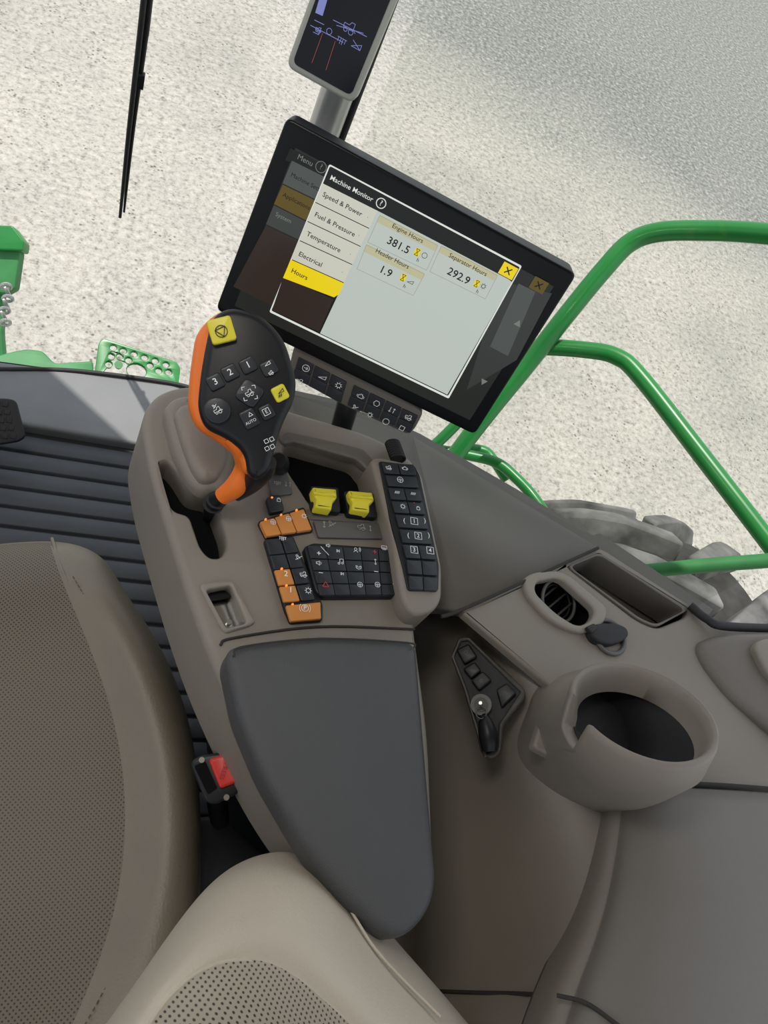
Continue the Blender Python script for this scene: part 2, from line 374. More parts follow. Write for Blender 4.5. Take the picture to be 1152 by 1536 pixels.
# green platform at front left
PF=root('front_platform')
pf=Plane(D(200,545,1.95),Vector((1,0,0)),Vector((0,-.35,.94)))
hol=[[(pf.loc(x,y)[0]+.0085*math.cos(a),pf.loc(x,y)[1]+.0085*math.sin(a)) for a in [i*math.pi/5 for i in range(10)]] for x,y in
     [(170,521),(185,526),(201,531),(217,536),(233,541),(249,547),(167,534),(163,546),(253,558),(238,556),(180,534),(178,547),(225,548),(193,540)]]
big=[(pf.loc(205,556)[0]+.024*math.cos(a),pf.loc(205,556)[1]+.020*math.sin(a)) for a in [i*math.pi/8 for i in range(16)]]
out=rnd([pf.loc(*q) for q in [(155,507),(265,543),(271,552),(266,590),(240,600),(138,585),(148,514)]],.02)
slab_loc('perforated_step',out,pf,.012,GREEN,PF,bev=.002,holes=hol+[big])
slab('rail_plate',[(-60,555),(-10,535),(15,528),(40,523),(64,526),(82,545),(140,541),(140,575),(-60,580)],pf,.03,GREEND,PF,off=-.03,bev=.004,r=.01)
slab('rail_plate_lower',[(-60,560),(270,575),(300,620),(-60,620)],pf,.02,GREEND,PF,off=-.10,bev=.004)
GB=root('green_bracket')
pg=Plane(D(15,380,2.1),Vector((1,0,0)),Vector((-.2,-.6,.75)))
slab('plate_upper',[(-60,337),(18,338),(36,362),(34,376),(-60,372)],pg,.05,GREEN,GB,bev=.004,r=.006)
slab('plate_lower',[(-60,372),(30,376),(22,432),(8,440),(-60,430)],pg,.04,GREEND,GB,off=-.02,bev=.004,r=.006)
slab('plate_leg',[(-60,430),(4,438),(2,500),(6,545),(-60,545)],pg,.03,GREEND,GB,off=-.06,bev=.004,r=.006)
CH=root('safety_chain')
for i in range(7):
    c=D(9+3*math.sin(i),430+i*9,2.05); a=i%2*math.pi/2+.4
    u=Vector((math.cos(a),0,math.sin(a))); v=Vector((.1,.3,-.9)).normalized()
    tube('link_%d'%(i+1),[c+u*.013*math.cos(t)+v*.016*math.sin(t) for t in [k*math.pi/4 for k in range(8)]],.0045,SILVER,CH,seg=3,sides=6,closed=True)
# wiper
WP=root('windshield_wiper')
wy=1.24
def onY(px,py,Y):
    r=ray(px,py); return C+r*(Y/r.y)
a_=onY(229,-60,wy); b_=onY(216,60,wy); top=a_+(a_-b_)*((1.76-a_.z)/(a_.z-b_.z))
tube('wiper_arm',[onY(186,318,wy),onY(199,190,wy),b_,a_,top],.005,BLACK,WP,radii=[.002,.0048,.006,.007,.008])
tube('wiper_blade',[onY(180,326,wy-.01),onY(193,200,wy-.01),onY(209,60,wy-.01),onY(222,-60,wy-.01)],.004,BLACKR,WP,radii=[.0028,.004,.0045,.0045])
c=onY(208,118,wy); box('clip',tuple(c-Vector((.009,.008,.012))),tuple(c+Vector((.009,.004,.012))),BLACK,WP,bev=.002)
box('motor_housing',(top.x-.05,wy-.03,1.73),(top.x+.05,wy+.03,1.78),BLACK,WP,bev=.01)
# ================================================================= CAB SHELL
edge=[(430,590,.35),(520,610,.42),(620,655,.5),(760,735,.595),(895,820,.69),(1040,912,.70),(1062,932,.70),(1100,943,.70),(1200,946,.70)]
E=[W(*e) for e in edge]
fl=[(-.80,-.8),(.72,-.8),(.72,.40),(.62,.46),(E[2].x,E[2].y),(E[0].x,E[0].y),(.26,1.12),(.14,1.165),(-.80,1.09)]
slab_loc('floor',fl,H(0),.05,CARPET,bev=0)
Wr=root('wall_right')
V=[];Fc=[]
wl=[Vector((.26,1.10,.08)),E[0],E[1],E[2],E[3],E[4],E[5],Vector((E[5].x+.01,-.8,.7))]
for p in wl: V+=[(p.x,p.y,p.z-.004),(p.x,p.y,-.05)]
for i in range(len(wl)-1): Fc.append((2*i,2*i+1,2*i+3,2*i+2))
o=mk('lower_panel',V,Fc,TAUPE_D,Wr,smooth=False); k=o.modifiers.new('s','SOLIDIFY');k.thickness=.02;k.offset=1
WL=root('wall_left'); box('lower_panel',(-.85,-.8,0),(-.80,1.1,.6),TAUPE_D,WL); box('pillar',(-.86,.2,.6),(-.80,.3,1.76),BLACK,WL)
WB=root('wall_rear'); box('lower_panel',(-.85,-.85,0),(.80,-.8,.9),TAUPE_D,WB); box('pillar_1',(-.85,-.85,.9),(-.72,-.75,1.76),BLACK,WB); box('pillar_2',(.68,-.85,.9),(.80,-.75,1.76),BLACK,WB)
slab_loc('ceiling',rnd([(-.9,-.9),(.85,-.9),(.85,.5),(.4,1.3),(-.16,1.33),(-.42,1.55),(-.9,1.55)],.05),H(1.83),.05,TAUPE_L,bev=.01)  # unseen front-left corner extended forward to shade part of the floor sill
FILL=root('added_fill_light'); box('lens',(-.32,.28,1.765),(-.12,.40,1.78),mat('fill_panel_white',(.8,.8,.8),.4,emis=(1,.97,.92),es=1.5),FILL,bev=.003)  # unseen glowing panel, added with its lamp to brighten the interior
# floor mat with ribs
FM=root('floor_mat')
V=[];Fc=[]
y=.15
while y<.955:
    s=len(V); x0,x1=-.78,.40
    prof=[(y,.004),(y+.002,.011),(y+.004,.0125),(y+.035,.0125),(y+.037,.011),(y+.039,.004)]
    for (yy,zz) in prof: V+=[(x0,yy,zz),(x1,yy,zz)]
    for i in range(5): Fc.append((s+2*i,s+2*i+1,s+2*i+3,s+2*i+2))
    y+=.0425
mk('ribs',V,Fc,MAT_,FM,angle=60)
slab_loc('base',[(-.79,.10),(.42,.10),(.42,.97),(-.79,.97)],H(.006),.006,BLACKR,FM,bev=0)
slab_loc('floor_sill',rnd([(-.79,.965),(.30,.965),(.24,1.09),(.14,1.14),(-.79,1.07)],.02),H(.03),.03,SILL,bev=.008)
sr=root('trim_1')
tube('windshield_seal',[W(-60,553,.03),W(0,554,.03),W(120,557,.03),W(272,578,.03),W(320,600,.03)],.005,BLACKR,sr)
# pedal
PD=root('foot_pedal')
pp=Plane(W(10,630,.13),Vector((1,0.0,0)),Vector((0,-.5,.86)))
slab('pad',[(-60,600),(8,597),(24,600),(38,655),(28,662),(-10,668),(-60,672)],pp,.014,BLACKR,PD,bev=.003,r=.008)
for i in range(6):
    for j in range(5):
        c=(-40+12*i+3*j,606+12*j)
        if c[0]>16+3*j: continue
        x,yy=pp.loc(*c); slab_loc('stud',[(x-.005,yy-.005),(x+.005,yy-.005),(x+.005,yy+.005),(x-.005,yy+.005)],pp,.004,BLACKR,PD,off=.0015,bev=.001)
p=pp.pt(-30,640)-pp.N*.012
tube('pedal_arm',[p,Vector((p.x,p.y-.01,.05)),Vector((p.x,p.y-.02,.012))],.012,BLACK,PD)
# corner post
r=ray(488,190); k_=1.05/r.y; PX,PY=r.x*k_,1.05
PO=root('cab_corner_post')
tube('post',[(PX,PY,.03),(PX,PY,1.77)],.0235,SILVER,PO,cat=False,sides=32)
tube('seal',[(PX+.029,PY+.004,.03),(PX+.029,PY+.004,1.77)],.006,BLACKR,PO,cat=False)
# glass
gm=bpy.data.materials.new('clear_glass'); gm.use_nodes=True; nt=gm.node_tree; nt.nodes.clear()
o_=nt.nodes.new('ShaderNodeOutputMaterial'); t_=nt.nodes.new('ShaderNodeBsdfTransparent'); t_.inputs[0].default_value=(.96,.965,.955,1)
g_=nt.nodes.new('ShaderNodeBsdfGlossy'); g_.inputs['Roughness'].default_value=.02; mi=nt.nodes.new('ShaderNodeMixShader'); mi.inputs[0].default_value=.03
nt.links.new(t_.outputs[0],mi.inputs[1]); nt.links.new(g_.outputs[0],mi.inputs[2]); nt.links.new(mi.outputs[0],o_.inputs[0])
gm2=gm.copy(); gm2.name='tinted_glass'; 
for nn in gm2.node_tree.nodes:
    if nn.type=='BSDF_TRANSPARENT': nn.inputs[0].default_value=(.86,.88,.85,1)
mk('window_1',[(-.8,1.10,.03),(.14,1.17,.03),(.14,1.22,1.78),(-.8,1.15,1.78)],[(0,1,2,3)],gm,smooth=False)
mk('window_2',[(.30,1.06,.1),tuple(E[0]),tuple(E[2]),tuple(E[4]),tuple(E[5]),(E[5].x,E[5].y,1.78),(E[4].x,E[4].y,1.78),(E[2].x,E[2].y,1.78),(E[0].x,E[0].y,1.78),(.30,1.06,1.78)],
   [(0,1,8,9),(1,2,7,8),(2,3,6,7),(3,4,5,6)],gm2,smooth=False)
# ================================================================= RIGHT TRIM
RT=root('side_trim_panel')
V=[W(*q) for q in [(430,590,.35),(520,610,.42),(620,655,.5),(760,735,.595),(895,820,.69),(690,914,.69),(600,900,.60),(520,800,.48),(420,680,.33)]]
o=mk('front_ramp',V,[(0,1,7,8),(1,2,6,7),(2,3,5,6),(3,4,5)],TAUPE_D,RT,smooth=True,angle=60); kk=o.modifiers.new('s','SOLIDIFY');kk.thickness=.008;kk.offset=-1
PB=H(.70)
Bout=[(692,917),(897,824),(1040,912),(1062,932),(1100,943),(1230,946),(1230,1200),(925,1184),(800,1120),(828,1032)]
vent=[(800,868),(842,860),(902,915),(895,935),(870,948),(828,925),(795,885)]
tray=[(848,848),(900,826),(1036,914),(1028,926),(985,943),(955,930)]
slab('vent_deck',Bout,PB,.012,TAUPE,RT,bev=.004,r=.006,holes=[vent,tray],hr=.012)
tube('seam_1',[W(662,925,.702),W(692,915,.704),W(800,866,.704),W(897,822,.704)],.0022,SEAM,RT)
# vent
AV=root('air_vent')
slab('vent_rim',[(785,868),(800,858),(845,853),(914,912),(908,935),(875,953),(825,932),(790,890)],PB,.012,TAUPE_L,AV,off=.007,bev=.004,r=.02,holes=[[(805,872),(840,865),(894,914),(888,930),(868,940),(834,919),(803,888)]],hr=.012)
slab('vent_well_wall',[(790,864),(846,856),(908,912),(900,938),(872,952),(822,930),(788,888)],PB,.05,BLACK,AV,off=-.001,bev=.0005,r=.01,holes=[[(800,868),(842,861),(900,914),(893,934),(870,946),(830,923),(797,886)]],hr=.01)
slab('vent_well',[(780,850),(850,840),(930,920),(880,965),(810,940)],PB,.005,VOID,AV,off=-.045,bev=0)
cv_=W(838,902,.685)
tl=Vector((.15,-.25,1)).normalized(); tu=tl.orthogonal().normalized(); tv=tl.cross(tu)
for i,rr in enumerate((.027,.022)):
    tube('vent_ring_%d'%(i+1),[cv_+tu*rr*math.cos(a)+tv*rr*math.sin(a)-tl*.004*i for a in [k*math.pi/8 for k in range(16)]],.0022 if i==0 else .0012,GREY if i==0 else BLACKR,AV,seg=2,closed=True,sides=8)
for i in range(3): 
    dd=(i-1)*.014; L_=math.sqrt(max(0,.024**2-dd*dd)); a=Vector((.8,.6,0)); b_=Vector((-.6,.8,0))
    tube('vane_%d'%(i+1),[cv_+b_*dd-a*L_-tl*.006,cv_+b_*dd+a*L_-tl*.006],.0015,BEZG,AV,cat=False)
# tray
ST=root('storage_tray')
slab('tray_floor',[(830,820),(900,800),(1070,914),(1028,960),(930,960)],PB,.004,TAUPE_D,ST,off=-.055,bev=0)
slab('tray_liner',[(850,849),(899,828),(1034,914),(985,941),(958,930)],PB,.05,TAUPE_D,ST,off=.0015,bev=.001,r=.01,holes=[[(855,850),(899,832),(1028,915),(984,937),(960,927)]],hr=.01)
# socket cap
SC=root('power_socket_cap')
sq_=PB.up(.012)
slab('cap_lid',[(884,944),(893,935),(925,933),(942,941),(945,952),(936,961),(915,967),(893,960)],sq_,.012,BLACKR,SC,bev=.004,r=.008)
slab('cap_tab',[(880,940),(892,934),(898,942),(888,950)],sq_,.006,BLACKR,SC,off=.002,bev=.002,r=.003)
tube('cap_ring',[W(914,955,.703)+Vector((.022*math.cos(a),.022*math.sin(a),0)) for a in [k*math.pi/8 for k in range(16)]],.003,GREY,SC,closed=True,seg=2,sides=8)
# lower wall
patch('lower_wall',[
 [(560,900,.50),(635,925,.56),(690,918,.62),(745,965,.66),(828,1032,.688),(850,1045,.692)],
 [(590,1000,.49),(665,1010,.55),(715,1040,.60),(770,1080,.64),(810,1110,.67),(850,1120,.67)],
 [(600,1120,.48),(680,1130,.53),(740,1160,.58),(790,1185,.63),(850,1195,.66),(925,1186,.68)],
 [(600,1260,.47),(680,1270,.52),(750,1270,.57),(820,1270,.62),(870,1260,.66),(905,1250,.67)],
 [(570,1400,.46),(660,1400,.51),(740,1385,.56),(800,1385,.61),(845,1380,.65),(880,1370,.67)],
 [(560,1500,.46),(650,1487,.51),(720,1489,.56),(770,1490,.60),(815,1492,.64),(835,1490,.66)],
 [(560,1620,.46),(650,1620,.51),(700,1620,.55),(750,1620,.60),(790,1620,.64),(820,1620,.66)]],TAUPE,RT)
patch('rear_panel',[
 [(898,1194,.64),(908,1190,.665),(920,1187,.700),(938,1186,.706),(946,1186,.716),(1010,1183,.73),(1100,1188,.735),(1240,1200,.735)],
 [(884,1280,.64),(893,1282,.665),(910,1284,.700),(930,1286,.706),(938,1286,.722),(1010,1290,.745),(1100,1290,.75),(1240,1290,.74)],
 [(850,1390,.64),(862,1392,.665),(882,1396,.700),(906,1399,.706),(914,1400,.722),(990,1402,.745),(1100,1404,.75),(1240,1404,.73)],
 [(800,1490,.64),(815,1490,.665),(836,1492,.700),(866,1494,.706),(874,1494,.722),(960,1495,.745),(1100,1495,.75),(1240,1495,.72)],
 [(760,1620,.64),(775,1620,.665),(800,1620,.700),(830,1620,.706),(840,1620,.722),(950,1620,.745),(1100,1620,.75),(1240,1620,.71)]],[TAUPE_M,TAUPE],RT,fm=lambda i,j:1 if j<3 else 0)
tube('seam_2',[W(640,1486,.506),W(720,1489,.564),W(770,1490,.604),W(830,1493,.67)],.002,SEAM,RT)
tube('seam_3',[W(925,1180,.702),W(985,1176,.702),W(1080,1179,.702),W(1200,1188,.702)],.0035,SEAM,RT)
tube('seam_4',[W(835,1493,.712),W(880,1505,.726),W(930,1540,.742)],.002,SEAM,RT)
PT=plane3((1045,985,.706),(1200,1110,.72),(1200,945,.75))
slab('rear_pillar_trim',[(1046,975),(1052,962),(1072,953),(1100,948),(1240,948),(1240,1160),(1150,1092),(1090,1045),(1055,1000)],PT,.05,TAUPE_M,RT,bev=.012,r=.025)
slab('trim_handle',[(1138,962),(1150,957),(1240,960),(1240,1085),(1150,1010),(1132,972)],PT,.02,TAUPE_L,RT,off=.012,bev=.005,r=.012)
tube('window_seal',[W(1035,908,.705),W(1060,928,.71),W(1095,940,.715),(W(1240,944,.715))],.006,BLACKR,RT)
# switch panel
SP=root('ignition_switch_panel')
sp=plane3((690,955,.66),(788,1040,.688),(735,1135,.655))
slab('bezel',[(676,985),(688,955),(702,953),(788,1034),(788,1048),(755,1088),(752,1128),(738,1140),(722,1132),(714,1100),(695,1035)],sp,.02,BEZG,SP,bev=.003,r=.006,
     holes=[[(682,985),(692,962),(702,961),(780,1038),(748,1085),(745,1122),(730,1130),(720,1098),(700,1030)]])
slab('face',[(680,985),(690,958),(704,957),(784,1038),(750,1086),(748,1126),(728,1134),(718,1100),(698,1032)],sp,.004,BLACKR,SP,off=-.004,bev=0)
for i,q in enumerate([[(684,974),(703,965),(716,985),(696,996)],[(694,1003),(712,992),(722,1006),(706,1018)],[(706,1020),(724,1006),(738,1020),(718,1036)],[(744,1034),(760,1024),(775,1040),(752,1062)]]):
    slab('rocker_%d'%(i+1),q,sp,.012,BLACK,SP,off=.004,bev=.002,r=.003)
icons('switch_icons',sp,[('gear',699,980,4),('lock',722,1021,4)],GREY,SP,off=.0045)
kc=sp.pt(722,1058)
tube('key_barrel',[kc-sp.N*.01,kc+sp.N*.006],.012,GREY,SP,cat=False,sides=20)
tube('key_lock_face',[kc+sp.N*.005,kc+sp.N*.007],.008,BEZG,SP,cat=False,sides=20)
tube('key_blade',[kc+sp.N*.004,kc+sp.N*.018],.002,SILVER,SP,cat=False)
tube('key_ring',[kc+sp.N*.016+sp.U*.006*math.cos(a)+sp.V*(.007*math.sin(a)-.010) for a in [k*math.pi/6 for k in range(12)]],.0007,GREY,SP,closed=True,seg=2,sides=6)
kf=sp.pt(733,1105)
tube('key_fob',[kc+sp.N*.014-sp.V*.014,(kc+kf)/2+sp.N*.012,kf+sp.N*.010,sp.pt(735,1126)+sp.N*.006],.01,BLACK,SP,radii=[.002,.007,.011,.009],sides=16)
# cup holder : tilted flared rim blending to a base
CU=root('cup_holder')
cn=Vector((-.137,.525,.856)).normalized()
cpn=Plane(D(966,1063,.765),Vector((1,0,0)),cn)
x0,y0=cpn.loc(1080,1098); Rr=math.hypot(x0,y0)
bc=W(897,1096,.665); bR=.096
n=96;V=[];Fc=[]
xn,yn=cpn.loc(872,1062); notch=math.atan2(yn,xn)
wellc=cpn.O-Vector((0,0,.085))
for kind in range(13):
    ring=[]
    for i in range(n):
        a=2*math.pi*i/n; da=abs((a-notch+math.pi)%(2*math.pi)-math.pi)
        t=max(0,min(1,(.30-da)/.08)); t=t*t*(3-2*t)
        d=cpn.U*math.cos(a)+cpn.V*math.sin(a)
        dh=Vector((d.x,d.y,0)).normalized()
        rimo=lambda rr,h: cpn.O+d*Rr*rr+cn*h
        bas=bc+dh*bR
        if kind==0: p=bas+Vector((0,0,-.05))+dh*.004
        elif kind==1: p=bas
        elif kind==2: p=bas.lerp(rimo(1.0,-.042),.6)
        elif kind==3: p=rimo(1.0,-.036-.004*t)
        elif kind==4: p=rimo(1.005,-.008-.030*t)
        elif kind==5: p=rimo(.985,-.001-.036*t)
        elif kind==6: p=rimo(.955,0-.037*t)
        elif kind==7: p=rimo(.91,-.003-.035*t)
        elif kind==8: p=rimo(.86,-.012-.028*t)
        elif kind==9: p=rimo(.80,-.030-.012*t)
        elif kind==10: p=(cpn.O+d*Rr*.72).lerp(wellc+dh*Rr*.68,.55)
        elif kind==11: p=wellc+dh*Rr*.60
        else: p=wellc.copy()
        ring.append(p)
    V+=ring
for k in range(12):
    for i in range(n): Fc.append((k*n+i,k*n+(i+1)%n,(k+1)*n+(i+1)%n,(k+1)*n+i))
fm=[1 if k>=9 else 0 for k in range(12) for i in range(n)]
mk('cup_body',V,Fc,[TAUPE,BLACKR],CU,angle=70,fm=fm)
# ================================================================= CONSOLE
AC=root('armrest_console')
PC=H(.70)
slot=[(238,696),(250,690),(262,702),(285,738),(318,745),(338,800),(340,822),(330,836),(315,836),(302,822),(285,772),(260,766),(246,735)]
binh=[(309,884),(346,877),(370,934),(340,942)]
rec=[(425,668),(440,663),(535,690),(572,738),(560,778),(470,762),(432,705)]
body=[(213,640),(218,610),(234,590),(262,578),(300,575),(430,612),(560,650),(628,690),(660,820),(664,880),(655,912),(622,926),(626,960),(645,1100),(655,1330),(640,1380),(600,1400),(560,1385),(500,1310),(425,1205),(362,1090),(318,995),(283,900),(252,800),(225,710)]
slab('body',body,PC,.11,TAUPE,AC,bev=.010,r=.03,holes=[slot,binh,rec],hr=.008,taper=-.004)
slab('slot_floor',[(225,680),(260,680),(350,760),(350,850),(290,850),(235,770)],PC,.003,VOID,AC,off=-.035,bev=0)
slab('recess_floor',[(410,640),(560,670),(600,760),(560,800),(440,780)],PC,.003,VOID,AC,off=-.03,bev=0)
slab('pedestal',[(420,800),(610,800),(640,1300),(560,1350),(500,1300)],H(.58),.56,BLACK,AC,bev=.01)
# bin
slab('bin_rim',[(300,880),(304,874),(350,869),(384,932),(376,938),(340,949),(334,944)],PC,.01,TAUPE_L,AC,off=.004,bev=.003,r=.006,holes=[binh],hr=.004)
slab('bin_plate',[(300,895),(346,890),(375,935),(340,950)],PC,.003,CHROME,AC,off=-.022,bev=0)
slab('bin_cover',[(306,880),(348,876),(356,894),(314,900)],PC,.004,BLACK,AC,off=-.012,bev=0)
for x,y in ((330,915),(350,922)):
    p=PC.pt(x,y)-Vector((0,0,.022)); tube('bin_screw',[p,p+Vector((0,0,.003))],.003,SILVER,AC,cat=False)
# armrest pad
pad=[(340,990),(346,970),(362,963),(480,950),(612,957),(628,968),(636,1060),(648,1200),(659,1320),(652,1358),(630,1392),(598,1410),(566,1400),(510,1345),(452,1262),(396,1165),(358,1075)]
slab('pad',pad,H(.735),.035,PAD,AC,bev=.012,r=.014)
tube('pad_seam',[W(350,985,.736),W(365,970,.736),W(480,958,.736),W(610,964,.736),W(622,972,.736)],.001,SEAM,AC)
tube('deck_seam',[W(330,968,.701),W(350,957,.701),W(480,940,.701),W(622,944,.701)],.0014,SEAM,AC)
# boot block by the lever
slab('lever_cover',[(246,608),(258,594),(285,586),(330,636),(356,664),(352,698),(336,730),(305,736),(282,716),(262,672)],PC,.02,TAUPE,AC,off=.022,bev=.012,r=.025)
slab('lever_cover_top',[(262,616),(270,604),(290,600),(325,642),(345,668),(340,695),(325,716),(305,718),(290,700),(276,665)],PC,.02,TAUPE,AC,off=.034,bev=.010,r=.02)
# rim around recess
slab('hood',[(418,652),(430,645),(545,672),(562,690),(578,738),(566,742),(553,706),(535,688),(440,661),(424,666)],PC,.01,TAUPE_D,AC,off=.005,bev=.003,r=.006)
# right housing
slab('keypad_housing',[(556,688),(570,684),(624,696),(634,712),(664,850),(664,900),(650,918),(622,924),(606,905),(598,870),(588,800)],PC,.05,TAUPE,AC,off=.028,bev=.006,r=.010)
PK=PC.up(.030)
slab('keypad_right',[(568,691),(622,697),(630,712),(659,848),(658,886),(612,886),(604,850),(585,775)],PK,.006,BLACK,AC,bev=.0015,r=.004)
PKt=PK.up(.003)
rowsR=[(692,711,2),(711,730,1),(730,750,2),(750,770,2),(770,792,1),(792,815,1),(815,838,2),(838,862,2),(862,885,2)]
def xl(y): return 571+(y-692)*.255 if y<840 else 609+(y-840)*.1
def xr(y): return 622+(y-692)*.235 if y<850 else 658
for a,b_,nk in rowsR:
    q=[(xl(a)+1,a+1+0),(xr(a)-1,a+4),(xr(b_)-1,b_+2),(xl(b_)+1,b_-1)]
    for i in range(nk):
        slab('key',keyquad(q,i/nk,(i+1)/nk,0,1,.03),PKt,.003,KEY,AC,bev=.0006,r=.0015)
icons('keypad_right_icons',PKt,[('combine',583,702,5),('engine',607,703,5),('wheel',600,720,6),('bars',596,739,5),('bars',620,741,5),('gear',604,760,5),('lock',627,762,5)],WHITE,AC)
for s_,x,y in (('1',621,782),('2',627,804),('3',621,825),('4',645,826)):
    text(s_,PKt,x,y,7,WHITE,AC,bold=.008); icons('ring',PKt,[('sq',x,y,8)],WHITE,AC)
for y,x0,x1 in ((781,606,637),(803,612,643)):
    for x,s_ in ((x0,'('),(x1,')')): text(s_,PKt,x,y,8,WHITE,AC)
text('•',PKt,621,755,5,REDL,AC)
# knurled knob
kb=W(594,676,.716); 
tube('knob',[kb+Vector((-.002,.013,-.004)),kb+Vector((.002,-.012,0))],.009,BLACKR,AC,cat=False,sides=18)
for i in range(8):
    t=i/7; cc_=(kb+Vector((-.002,.013,-.004))).lerp(kb+Vector((.002,-.012,0)),t)
    tube('knob_rib',[cc_+Vector((.009*math.cos(a),0,.009*math.sin(a))) for a in [k*math.pi/6 for k in range(12)]],.0010,BLACKR,AC,closed=True,seg=2,sides=5)
# yellow rockers
for nm,q,yq in (('rocker_left',[(466,728),(508,731),(512,768),(470,764)],[(469,730),(505,733),(506,746),(500,752),(498,764),(473,760),(475,748),(471,742)]),
             ('rocker_right',[(516,736),(560,738),(567,776),(522,771)],[(523,735),(559,738),(562,750),(555,756),(555,768),(528,764),(529,752),(525,746)])):
    slab(nm+'_housing',q,PC,.03,BLACK,AC,off=.012,bev=.002,r=.004)
    slab(nm,yq,PC,.014,YELLOW,AC,off=.022,bev=.003,r=.002)
    slab(nm+'_ridge',[(yq[0][0]+1,yq[0][1]+6),(yq[1][0],yq[1][1]+5),(yq[2][0]-1,yq[2][1]-2),(yq[7][0],yq[7][1]-2)],PC,.006,YELLOW,AC,off=.026,bev=.002)
slab('rocker_bridge',[(440,768),(468,762),(520,770),(566,776),(575,786),(445,778)],PC,.03,TAUPE_D,AC,off=.002,bev=.002)
# label plate
slab('label_plate',[(470,780),(580,785),(587,808),(478,806)],PC,.004,GREY,AC,off=.004,bev=.001,r=.003)
icons('label_icons',PC,[('updown',484,790,6),('auger',496,790,7),('combine',540,794,7),('updown',553,796,5)],DIMW,AC,off=.0055)
slab('label_plate_left',[(402,712),(430,708),(440,740),(408,744)],PC,.004,GREY,AC,off=.004,bev=.001,r=.003)
icons('label_left_icons',PC,[('header',414,729,6),('swap',430,730,5)],DIMW,AC,off=.0055)
slab('lock_key',[(400,745),(421,742),(427,765),(406,769)],PC,.008,KEY,AC,off=.008,bev=.0015,r=.003)
icons('lock_icon',PC,[('lock',415,755,5)],WHITE,AC,off=.009)
def led(px,py,pl,off): 
    p=pl.pt(px,py)+pl.N*off; tube('led',[p-pl.N*.002,p+pl.N*.0006],.0012,LED,AC,cat=False,sides=10)
led(405,752,PC,.0085)
# orange trio
oq=[(389,782),(456,762),(469,795),(400,805)]
slab('orange_base',[(387,782),(456,760),(471,796),(400,808)],PC,.006,BLACK,AC,off=.006,bev=.001,r=.003)
for i in range(3): slab('orange_key',keyquad(oq,i/3,(i+1)/3,0,1,.03),PC,.006,ORANGE,AC,off=.010,bev=.001,r=.0015)
icons('orange_icons',PC,[('wheel',406,790,5),('wheel',429,785,5),('gear',452,781,5)],WHITE,AC,off=.0108)
for x,y in ((395,786),(418,779),(441,772)): led(x,y,PC,.0105)
# left column
slab('left_keypad',[(396,809),(440,804),(450,828),(468,868),(484,906),(484,931),(436,934),(428,915)],PC,.006,BLACK,AC,off=.006,bev=.001,r=.003)
L=lambda y:396+(y-809)*.30
for i,(a,b_) in enumerate(((809,832),(833,854),(855,878),(880,903))):
    mid=lambda y:L(y)+24+ (y-809)*.02
    rgt=lambda y:min(L(y)+46+(y-809)*.05,484)
    qs=[[(L(a)+2,a),(mid(a),a-2),(mid(b_),b_-2),(L(b_)+2,b_)],[(mid(a)+2,a-2),(rgt(a)-2,a-4),(rgt(b_)-2,b_-4),(mid(b_)+2,b_-2)]]
    slab('left_key',qs[0],PC,.004,ORANGE if i>=2 else KEY,AC,off=.009,bev=.001,r=.0015)
    slab('left_key',qs[1],PC,.004,KEY,AC,off=.009,bev=.001,r=.0015)
slab('park_key',[(429,908),(481,903),(482,928),(436,932)],PC,.004,ORANGE,AC,off=.010,bev=.001,r=.0015)
icons('left_icons',PC,[('header',420,815,6),('auger',444,843,6),('combine',451,868,6),('gear',458,892,6),('park',453,918,9)],WHITE,AC,off=.0108)
text('2',PC,425,867,9,WHITE,AC,off=.0105,bold=.008); text('1',PC,432,891,9,WHITE,AC,off=.0105,bold=.008); text('P',PC,453,918,7,WHITE,AC,off=.0108,bold=.008)
for x,y in ((419,859),(426,884),(435,912)): led(x,y,PC,.0098)
# centre keypad
slab('centre_keypad',[(456,820),(470,814),(588,822),(597,830),(598,888),(592,894),(484,895),(474,888)],PC,.010,BLACK,AC,off=.010,bev=.002,r=.004)
cq=[(461,818),(594,825),(596,892),(480,893)]
for c_ in range(5):
    for (v0,v1) in ((0,.26),(.27,.5),(.51,.76),(.77,1)):
        slab('centre_key',keyquad(cq,c_/5,(c_+1)/5,v0,v1,.02),PC,.003,KEY,AC,off=.012,bev=.0005,r=.001)
icons('centre_icons',PC,[('speaker',487,826,4),('next',502,834,4),('voice',530,832,6),('defrost',570,829,5),('speaker',473,852,5),('note',505,850,6),('phone',532,858,6),('updown',557,850,5),('fan',586,852,5),('next',508,868,4),('wheel',534,884,5),('wheel',560,884,5),('gear',587,883,5)],WHITE,AC,off=.0127)
strokes('speaker_slash',PC.up(.0127),[[PC.up(.0127).loc(481,820),PC.up(.0127).loc(493,833)]],WHITE,AC)
icons('hazard_icon',PC,[('tri',483,884,6)],REDL,AC,off=.0127)
for s_,x,y,mm in (('+',473,838,WHITE),('–',476,866,WHITE),('+',556,836,REDL),('–',558,864,WHITE),('+',585,838,WHITE),('–',587,866,WHITE)): text(s_,PC,x,y,9,mm,AC,off=.0127,bold=.008)
